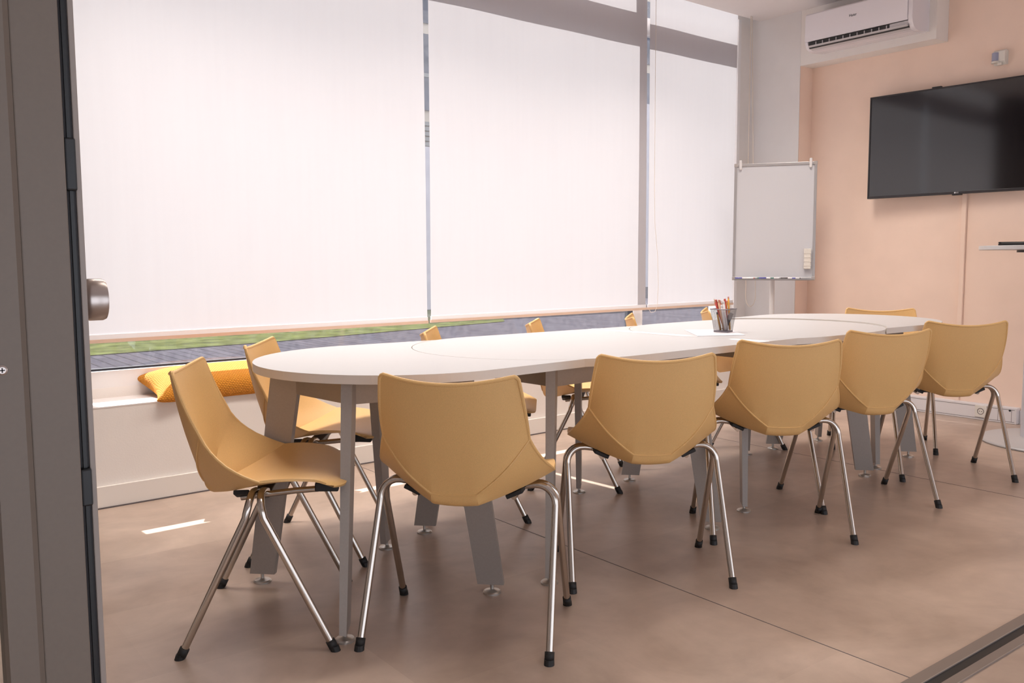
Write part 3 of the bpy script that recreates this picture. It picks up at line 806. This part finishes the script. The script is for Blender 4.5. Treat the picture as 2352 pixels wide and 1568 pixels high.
# ---------------------------------------------------------------- door post, knob, floor track, glass partition
PH = 2.45
door = struct(empty('door_1', (0.17, 1.05, 0)))
def dpart(mb, name, mm, parent=door, sharp=None):
    o = mb.build(name, mm, parent, sharp=sharp, origin=(0.17, 1.05, 0)); o.location = (0, 0, 0); return o
mb = MB(); mb.box((0.1585, 1.043, 0), (0.2045, 1.10, PH), bev=0.0015); dpart(mb, 'jamb_profile', M['post'])
mb = MB(); mb.prism([(0.125, 1.037), (0.1525, 1.037), (0.1585, 1.0432), (0.1585, 1.10), (0.125, 1.10)], 0, PH); dpart(mb, 'cover_profile', M['post'])
mb = MB(); mb.box((0.2045, 1.056, 0), (0.2155, 1.098, PH)); sl_ = dpart(mb, 'seal_strip', M['slot'])
mb = MB(); mb.box((0.209, 1.052, 0), (0.2128, 1.06, PH)); dpart(mb, 'seal_lip', M['black'], sl_)
for (za, zb_) in ((1.166, 1.222), (0.820, 0.862)):
    mb = MB(); mb.box((0.2048, 1.046, za), (0.2160, 1.06, zb_), bev=0.002); dpart(mb, 'strike_block', M['black'])
mb = MB(); mb.box((0.2155, 1.052, 0), (0.2215, 1.100, PH), bev=0.001); leaf = dpart(mb, 'door_edge', mat('pale_aluminium', (0.30, 0.25, 0.22, 1), 0.45))
mb = MB(); mtx = Matrix.Translation((0.2215, 1.085, 1.047)) @ Matrix.Rotation(radians(90), 4, 'Y')
mb.lathe([(0.019, 0.0), (0.0225, 0.004), (0.0238, 0.008), (0.0238, 0.0215), (0.0225, 0.0245), (0.018, 0.0255)], mtx, 48)
dpart(mb, 'door_knob', M['steel'], door, sharp=35)
mb = MB(); mtx = Matrix.Translation((0.1335, 1.0370, 0.979)) @ Matrix.Rotation(radians(90), 4, 'X')
mb.lathe([(0.0052, 0.0), (0.0052, 0.0014), (0.0035, 0.0024)], mtx, 20)
sc = dpart(mb, 'screw', M['steel'], door, sharp=30)
mb = MB(); mb.box((0.1310, 1.0343, 0.9784), (0.1360, 1.0349, 0.9796)); mb.box((0.1329, 1.0343, 0.9765), (0.1341, 1.0349, 0.9815)); dpart(mb, 'screw_slot', M['slot'], sc)
mb = MB(); mb.box((XL, 1.07, 0.04), (0.125, 1.076, PH)); p_ = struct(mb.build('window_4', M['glass_clean']))
mb = MB(); mb.box((XL, 1.05, 0), (0.125, 1.096, 0.04)); struct(mb.build('trim_7', M['post']))
# floor track of the sliding door
mb = MB()
mb.box((0.222, 1.085, 0.0), (XR, 1.118, 0.004)); mb.box((0.222, 1.028, 0.0), (XR, 1.054, 0.004)); mb.cur = 1
mb.box((0.222, 1.054, 0.0), (XR, 1.085, 0.0012)); mb.cur = 2
mb.box((0.222, 1.0255, 0.0), (XR, 1.028, 0.0045)); mb.box((0.222, 1.082, 0.0), (XR, 1.085, 0.0046))
struct(mb.build('trim_8', [mat('dull_track_metal', (0.22, 0.175, 0.15, 1), 0.45, metal=0.3), M['black'], mat('track_edge', (0.32, 0.27, 0.24, 1), 0.4, metal=0.4)]))
# sheet seams of the vinyl floor
mb = MB()
mb.box((2.161, 1.12, 0), (2.1645, 4.14, 0.0006)); mb.box((4.221, 1.12, 0), (4.2245, 4.2, 0.0006))
struct(mb.build('trim_9', M['groove']))

# ---------------------------------------------------------------- TV
TV = empty('television', (6.05, 2.97, 1.873))
def tvp(mb, name, mm, parent=TV, sharp=None):
    o = mb.build(name, mm, parent, sharp=sharp, origin=(6.05, 2.97, 1.873)); o.location = (0, 0, 0); return o
ty0, ty1, tz0, tz1 = 2.35, 3.590, 1.512, 2.232
mb = MB(); mb.box((6.05, ty0, tz0), (6.085, ty1, tz1), bev=0.003); tvp(mb, 'housing', M['tv_frame'])
mb = MB()
for a, b in (((ty0, tz1-0.010), (ty1, tz1)), ((ty0, tz0), (ty1, tz0+0.017)), ((ty0, tz0), (ty0+0.010, tz1)), ((ty1-0.010, tz0), (ty1, tz1))):
    mb.box((6.044, a[0], a[1]), (6.052, b[0], b[1]), bev=0.001)
tvp(mb, 'bezel', M['tv_frame'])
mb = MB(); mb.box((6.0478, ty0+0.01, tz0+0.017), (6.0505, ty1-0.01, tz1-0.01)); tvp(mb, 'screen', M['tv_screen'])
mb = MB(); mb.box((6.05, 2.935, tz0-0.008), (6.075, 2.995, tz0+0.002), bev=0.002); tvp(mb, 'sensor_bump', M['tv_frame'])
mb = MB(); mb.box((6.085, 2.75, 1.7), (6.098, 3.15, 2.1)); mb.box((6.062, 3.10, tz1), (6.085, 3.16, tz1+0.012)); tvp(mb, 'wall_bracket', M['black'])
def text_obj(s, size, name, mm, mtx, parent, origin):
    cu = bpy.data.curves.new(name, 'FONT'); cu.body = s; cu.size = size; cu.align_x = 'CENTER'; cu.align_y = 'CENTER'; cu.extrude = 0.0004
    tmp = bpy.data.objects.new(name, cu); col.objects.link(tmp)
    dg = bpy.context.evaluated_depsgraph_get(); dg.update()
    me = bpy.data.meshes.new_from_object(tmp.evaluated_get(dg))
    bpy.data.objects.remove(tmp); me.transform(Matrix.Translation(-Vector(origin)) @ mtx); me.materials.clear(); me.materials.append(mm)
    o = bpy.data.objects.new(name, me); col.objects.link(o); o.parent = parent; return o
def facing_minus_x(x, y, z): # text in the yz plane readable from -x
    return Matrix.Translation((x, y, z)) @ Matrix(((0, 0, -1, 0), (-1, 0, 0, 0), (0, 1, 0, 0), (0, 0, 0, 1)))
text_obj('LG', 0.012, 'logo_letters', M['logo'], facing_minus_x(6.0434, 2.957, tz0+0.0085), TV, (6.05, 2.97, 1.873))
mb = MB(); mb.lathe([(0.0055, 0), (0.0055, 0.0006)], Matrix.Translation((6.0435, 2.973, tz0+0.0085)) @ Matrix.Rotation(radians(90), 4, 'Y'), 20); tvp(mb, 'logo_disc', M['logo'])
TV.rotation_euler = (0, 0, radians(3.15)); TV.location.x = 6.028; TV.location.y = 2.936
tag(TV, 'large flat black television mounted on the peach wall', 'television')

# ---------------------------------------------------------------- air conditioner
AO = (5.95, 3.52, 2.72); AC = empty('air_conditioner', AO)
def acp(mb, name, mm, parent=AC, sharp=None):
    o = mb.build(name, mm, parent, sharp=sharp, origin=AO); o.location = (0, 0, 0); return o
ay0, ay1 = 3.122, 3.932
def yprism(prof, y0, y1, mb=None):
    mb = mb or MB(); n = len(prof)
    mb.add([Vector((x, y0, z)) for x, z in prof] + [Vector((x, y1, z)) for x, z in prof],
           [list(range(n)), list(range(n, 2*n))[::-1]] + [[k, (k+1) % n, n+(k+1) % n, n+k] for k in range(n)]); return mb
side = [(5.95, 2.852), (5.765, 2.852), (5.742, 2.845), (5.733, 2.82), (5.730, 2.668), (5.738, 2.635), (5.756, 2.608), (5.785, 2.592), (5.83, 2.588), (5.95, 2.600)]
acp(yprism(side, ay0, ay0+0.030), 'end_cap', M['ac'], sharp=35); acp(yprism(side, ay1-0.022, ay1), 'end_cap', M['ac'], sharp=35)
core = [(5.95, 2.852), (5.765, 2.852), (5.745, 2.845), (5.738, 2.82), (5.736, 2.66), (5.80, 2.655), (5.83, 2.592), (5.95, 2.600)]
mb = yprism(core, ay0+0.030, ay1-0.022); acp(mb, 'casing', M['ac_grey'], sharp=35)
mb = yprism([(5.738, 2.848), (5.728, 2.838), (5.7235, 2.80), (5.7225, 2.70), (5.727, 2.652), (5.738, 2.652)], ay0+0.032, ay1-0.006)
fp = acp(mb, 'front_panel', M['ac'], sharp=35)
mb = MB(); mb.box((5.742, ay0+0.030, 2.604), (5.80, ay1-0.03, 2.648)); vent = acp(mb, 'air_vent', M['ac_dark'])
mb = MB()
for k in range(11):
    y = ay0+0.18 + k*0.054; mb.box((5.737, y, 2.612), (5.76, y+0.006, 2.645))
acp(mb, 'vane', M['ac_flap'], vent)
mb = MB(); mb.box((5.735, ay0+0.03, 2.612), (5.75, ay0+0.16, 2.648), bev=0.002); acp(mb, 'display_cover', M['ac_flap'], vent)
mb = yprism([(5.726, 2.6215), (5.729, 2.6175), (5.79, 2.588), (5.788, 2.594)], ay0+0.034, ay1-0.032); acp(mb, 'flap', M['ac_flap'])
mb = yprism([(5.760, 2.604), (5.785, 2.590), (5.83, 2.586), (5.95, 2.598), (5.95, 2.604)], ay0+0.03, ay1-0.022); acp(mb, 'bottom_cover', M['ac'], sharp=35)
text_obj('Haier', 0.026, 'logo_letters', M['ink'], facing_minus_x(5.7222, 3.548, 2.765), AC, AO)
tag(AC, 'white wall air conditioner with dark vent slot on the white boxing', 'air conditioner')

# ---------------------------------------------------------------- motion sensor
SO = (6.11, 2.708, 2.37); S_ = empty('motion_sensor', SO)
def sp_(mb, name, mm, sharp=None):
    o = mb.build(name, mm, S_, sharp=sharp, origin=SO); o.location = (0, 0, 0)
mb = yprism([(6.11, 2.415), (6.075, 2.420), (6.058, 2.410), (6.058, 2.350), (6.078, 2.325), (6.11, 2.330)], 2.672, 2.744); sp_(mb, 'housing', M['socket'], 30)
mb = MB(); mb.lathe([(0.022, 0), (0.022, 0.05), (0.018, 0.053)], Matrix.Translation((6.064, 2.732, 2.352)), 24); sp_(mb, 'lens', mat('sensor_lens', (0.35, 0.36, 0.48, 1), 0.3), 30)
mb = MB(); mb.lathe([(0.024, 0), (0.024, 0.012)], Matrix.Translation((6.064, 2.732, 2.338)), 24); mb.box((6.056, 2.690, 2.322), (6.075, 2.715, 2.338)); sp_(mb, 'lower_cap', M['eraser'], 30)
tag(S_, 'small white motion sensor on the peach wall above the television', 'sensor')

# ---------------------------------------------------------------- trunking, socket, cable strip
mb = MB(); mb.box((6.058, 2.497, 0.0), (XR, YC-0.003, 0.108), bev=0.004); tr = struct(mb.build('baseboard_right', M['trunk']))
mb = MB(); mb.box((6.0572, 2.51, 0.092), (6.0585, YC-0.01, 0.0945)); mb.box((6.0572, 2.51, 0.012), (6.0585, YC-0.01, 0.0145)); mb.box((6.0572, 2.612, 0.014), (6.0585, 2.614, 0.092)); mb.box((6.0572, 2.528, 0.014), (6.0585, 2.530, 0.092))
mb.build('cover_joint', M['groove'], tr)
mb = MB(); mb.lathe([(0.007, 0), (0.007, 0.0015)], Matrix.Translation((6.0585, 2.540, 0.088)) @ Matrix.Rotation(radians(-90), 4, 'Y'), 16); mb.build('latch_hole', M['black'], tr)
mb = MB(); mb.box((XR-0.015, YB, 0.0), (XR, 2.495, 0.09)); struct(mb.build('baseboard_corridor', M['trunk']))
KO = (6.058, 2.722, 0.06); K_ = empty('wall_socket', KO)
mb = MB(); mb.box((6.051, 2.684, 0.020), (6.058, 2.760, 0.100), bev=0.002); mb.cur = 1
for r_, x_ in ((0.020, 6.0505),):
    mb.tube([Vector((x_, 2.722 + r_*cos(2*pi*k/24), 0.06 + r_*sin(2*pi*k/24))) for k in range(24)], 0.0018, 6, closed=True)
o = mb.build('face_plate', [M['socket'], M['groove']], K_, origin=KO); o.location = (0, 0, 0)
mb = MB()
for dy in (-0.007, 0.007): mb.lathe([(0.0028, 0), (0.0028, 0.0012)], Matrix.Translation((6.0512, 2.722+dy, 0.06)) @ Matrix.Rotation(radians(-90), 4, 'Y'), 10)
o = mb.build('pin_holes', M['black'], K_, origin=KO); o.location = (0, 0, 0)
tag(K_, 'cream power socket on the white trunking low on the peach wall', 'socket')
mb = MB(); mb.box((6.092, 2.893, 0.108), (XR, 2.924, 1.53), bev=0.002)
tag(mb.build('cable_cover', M['wall_peach'], origin=(6.1, 2.908, 0.108)), 'peach painted cable cover running down the wall under the television', 'cable cover')

# ---------------------------------------------------------------- whiteboard stand with tray, markers, eraser
tl, bl_, tr_, br_ = Vector((5.399, 4.293, 1.793)), Vector((5.360, 4.245, 0.933)), Vector((5.739, 3.815, 1.785)), Vector((5.700, 3.770, 0.925))
cen = (tl+bl_+tr_+br_)/4
bx = ((tr_-tl)+(br_-bl_)); bx.z = 0; bx.normalize(); bz = ((tl-bl_)+(tr_-br_)).normalized(); bn = bx.cross(bz).normalized()  # towards the viewer?
if bn.dot(Vector((0, 0, CAM_H))-cen) < 0: bn = -bn
bz = (bz - bx*bz.dot(bx)).normalized()
WM = Matrix(((bx.x, bz.x, bn.x, cen.x), (bx.y, bz.y, bn.y, cen.y), (bx.z, bz.z, bn.z, cen.z), (0, 0, 0, 1)))
bw = ((tr_-tl).length + (br_-bl_).length)/2; bh = ((tl-bl_).length + (tr_-br_).length)/2
WB = empty('whiteboard_stand', (cen.x, cen.y, 0)); WO = Vector((cen.x, cen.y, 0))
def wbp(mb, name, mm, parent=WB, sharp=None):
    o = mb.build(name, mm, parent, sharp=sharp, origin=WO); o.location = (0, 0, 0); return o
hw, hh_ = bw/2, bh/2
mb = MB(); mb.box((-hw+0.012, -hh_+0.012, -0.010), (hw-0.012, hh_-0.012, 0.003), WM); wbp(mb, 'board', M['wb'])
mb = MB()
mb.box((-hw, hh_-0.022, -0.014), (hw, hh_, 0.010), WM, bev=0.003); mb.box((-hw, -hh_, -0.014), (hw, -hh_+0.02, 0.010), WM, bev=0.003)
mb.box((-hw, -hh_, -0.014), (-hw+0.02, hh_, 0.010), WM, bev=0.003); mb.box((hw-0.02, -hh_, -0.014), (hw, hh_, 0.010), WM, bev=0.003)
wbp(mb, 'frame', M['wb_frame'])
for sx in (-1, 1):
    for sy in (-1, 1):
        mb = MB(); mb.box((sx*(hw-0.024), sy*(hh_-0.024), -0.016), (sx*(hw+0.002), sy*(hh_+0.002), 0.012), WM, bev=0.004); wbp(mb, 'corner_cap', M['wb_corner'])
for x in (-hw+0.045, hw-0.045):
    mb = MB(); mb.box((x-0.010, hh_-0.045, 0.008), (x+0.010, hh_+0.025, 0.022), WM, bev=0.005); mb.box((x-0.010, hh_+0.008, -0.02), (x+0.010, hh_+0.02, 0.02), WM, bev=0.003); wbp(mb, 'paper_hook', M['wb_pole'])
mb = MB(); mb.box((-hw+0.02, -hh_-0.004, 0.008), (hw-0.02, -hh_+0.002, 0.060), WM); mb.box((-hw+0.02, -hh_-0.004, 0.056), (hw-0.02, -hh_+0.007, 0.060), WM); wbp(mb, 'pen_tray', M['wb_frame'])
pp = WM @ Vector((-0.005, -hh_, -0.035))
mb = MB(); mb.tube([(pp.x, pp.y, 0.03), (pp.x, pp.y, 0.955)], 0.0185, 20); wbp(mb, 'pole', M['wb_pole'], sharp=40)
for k in range(5):
    a = 2*pi*k/5 + 0.5; e = Vector((pp.x + 0.30*cos(a), pp.y + 0.30*sin(a)*0.9, 0.028))
    if e.y > 4.24: e.y = 4.24
    if e.x > 5.88: e.x = 5.88
    mb = MB(); mb.tube([(pp.x, pp.y, 0.05), tuple(e)], [0.016, 0.011], 10); f_ = wbp(mb, 'stand_foot', M['wb_pole'])
    mb = MB(); mb.lathe([(0.012, 0), (0.014, 0.004), (0.012, 0.02)], Matrix.Translation((e.x, e.y, 0)), 12); wbp(mb, 'glide', M['rubber'], f_)
tag(WB, 'standing flipchart whiteboard with aluminium frame in the corner by the window', 'whiteboard')
ER = WM @ Vector((hw-0.055, -hh_+0.145, 0.0))
eb = empty('board_eraser', ER)
def onboard(mb, name, mm, root, o_):
    q = mb.build(name, mm, root, origin=tuple(o_)); q.location = (0, 0, 0); return q
mb = MB(); mb.box((hw-0.077, -hh_+0.080, 0.0032), (hw-0.032, -hh_+0.225, 0.012), WM, bev=0.002); onboard(mb, 'felt', M['wb_corner'], eb, ER)
mb = MB(); mb.box((hw-0.079, -hh_+0.078, 0.012), (hw-0.030, -hh_+0.227, 0.034), WM, bev=0.004)
for k in range(4): mb.box((hw-0.080, -hh_+0.10+k*0.03, 0.0335), (hw-0.029, -hh_+0.106+k*0.03, 0.036), WM)
onboard(mb, 'grip', M['eraser'], eb, ER)
tag(eb, 'cream board eraser stuck on the lower right of the whiteboard', 'eraser')
def marker(x0, x1, cap, end, label, y0=0.0095, zd=0.022, stripe=None):
    o_ = WM @ Vector((x0, -hh_+y0, zd)); root = empty('whiteboard_marker', o_)
    seg = lambda a, b, r, mm, nm: onboard(MB().tube([WM @ Vector((a, -hh_+y0, zd)), WM @ Vector((b, -hh_+y0, zd))], r, 12), nm, mm, root, o_)
    L1 = x0 + (x1-x0)*0.36
    seg(x0, L1, 0.0078, cap, 'cap'); seg(L1, x1-0.008, 0.0068, PENC['white'], 'barrel'); seg(x1-0.008, x1, 0.0069, end, 'end_plug')
    if stripe: seg(L1+0.03, L1+0.055, 0.007, stripe, 'print_band')
    tag(root, label, 'marker', 'markers in the whiteboard tray')
blue = mat('marker_blue', (0.05, 0.05, 0.33, 1), 0.35); green = mat('marker_green', (0.03, 0.16, 0.12, 1), 0.35); dk = mat('marker_black', (0.03, 0.018, 0.02, 1), 0.35); red_ = mat('marker_red', (0.5, 0.05, 0.04, 1), 0.35)
u = bw/191.0
xx = lambda px: -hw + (px-1684)*u
marker(xx(1691), xx(1737), blue, red_, 'white marker with blue cap and red end, leftmost in the tray')
marker(xx(1747.5), xx(1793), blue, PENC['white'], 'white marker with blue cap in the middle of the tray, above the pole', zd=0.046, y0=0.0092, stripe=green)
marker(xx(1743), xx(1790), green, PENC['white'], 'marker with green cap behind the middle blue-capped one', zd=0.024)
marker(xx(1797), xx(1843), dk, dk, 'white marker with black cap, rightmost in the tray', stripe=blue)

# ---------------------------------------------------------------- high table and device at the right edge
HO = Vector((5.619, 2.219, 0)); H = empty('high_table', HO)
def hp(mb, name, mm, sharp=None):
    o = mb.build(name, mm, H, sharp=sharp); return o
DISC = Matrix.Translation((0.013, -0.117, 0))
mb = MB(); mb.lathe([(0.395, 0.003), (0.395, 0.009), (0.388, 0.015), (0.06, 0.026), (0.045, 0.03)], DISC, 72); hp(mb, 'base_disc', mat('pale_grey_metal', (0.50, 0.485, 0.49, 1), 0.4), 30)
mb = MB(); mb.lathe([(0.392, 0.0), (0.394, 0.0015), (0.392, 0.003)], DISC, 72); hp(mb, 'base_gasket', M['rubber'])
mb = MB(); mb.tube([(-0.006, 0.016, 0.016), (-0.006, 0.016, 1.13)], 0.05, 32); hp(mb, 'pole', mat('pale_lilac_metal', (0.56, 0.54, 0.58, 1), 0.35), 40)
mb = MB(); mb.lathe([(0.325, 1.130), (0.33, 1.133), (0.33, 1.152), (0.327, 1.155)], None, 64); hp(mb, 'tabletop', M['top_white'], 30)
mb = MB(); mb.lathe([(0.13, 1.116), (0.13, 1.130)], None, 32); hp(mb, 'mounting_plate', M['bracket'], 30)
tag(H, 'tall white pedestal table with round base, cut off by the right edge', 'table')
DO = Vector((5.599, 2.209, 1.1555)); D_ = empty('laptop', DO, radians(22))
mb = MB(); mb.box((-0.13, -0.19, 0.0), (0.13, 0.225, 0.012), bev=0.003); mb.build('base', M['tv_frame'], D_)
mb = MB(); mb.box((-0.13, -0.19, 0.0135), (0.13, 0.225, 0.021), bev=0.003); mb.build('lid', M['black'], D_)
mb = MB(); mb.tube([(-0.128, -0.18, 0.012), (-0.128, 0.21, 0.012)], 0.006, 10); mb.build('hinge', M['bracket'], D_)
tag(D_, 'flat black closed laptop lying on the tall white pedestal table', 'laptop')
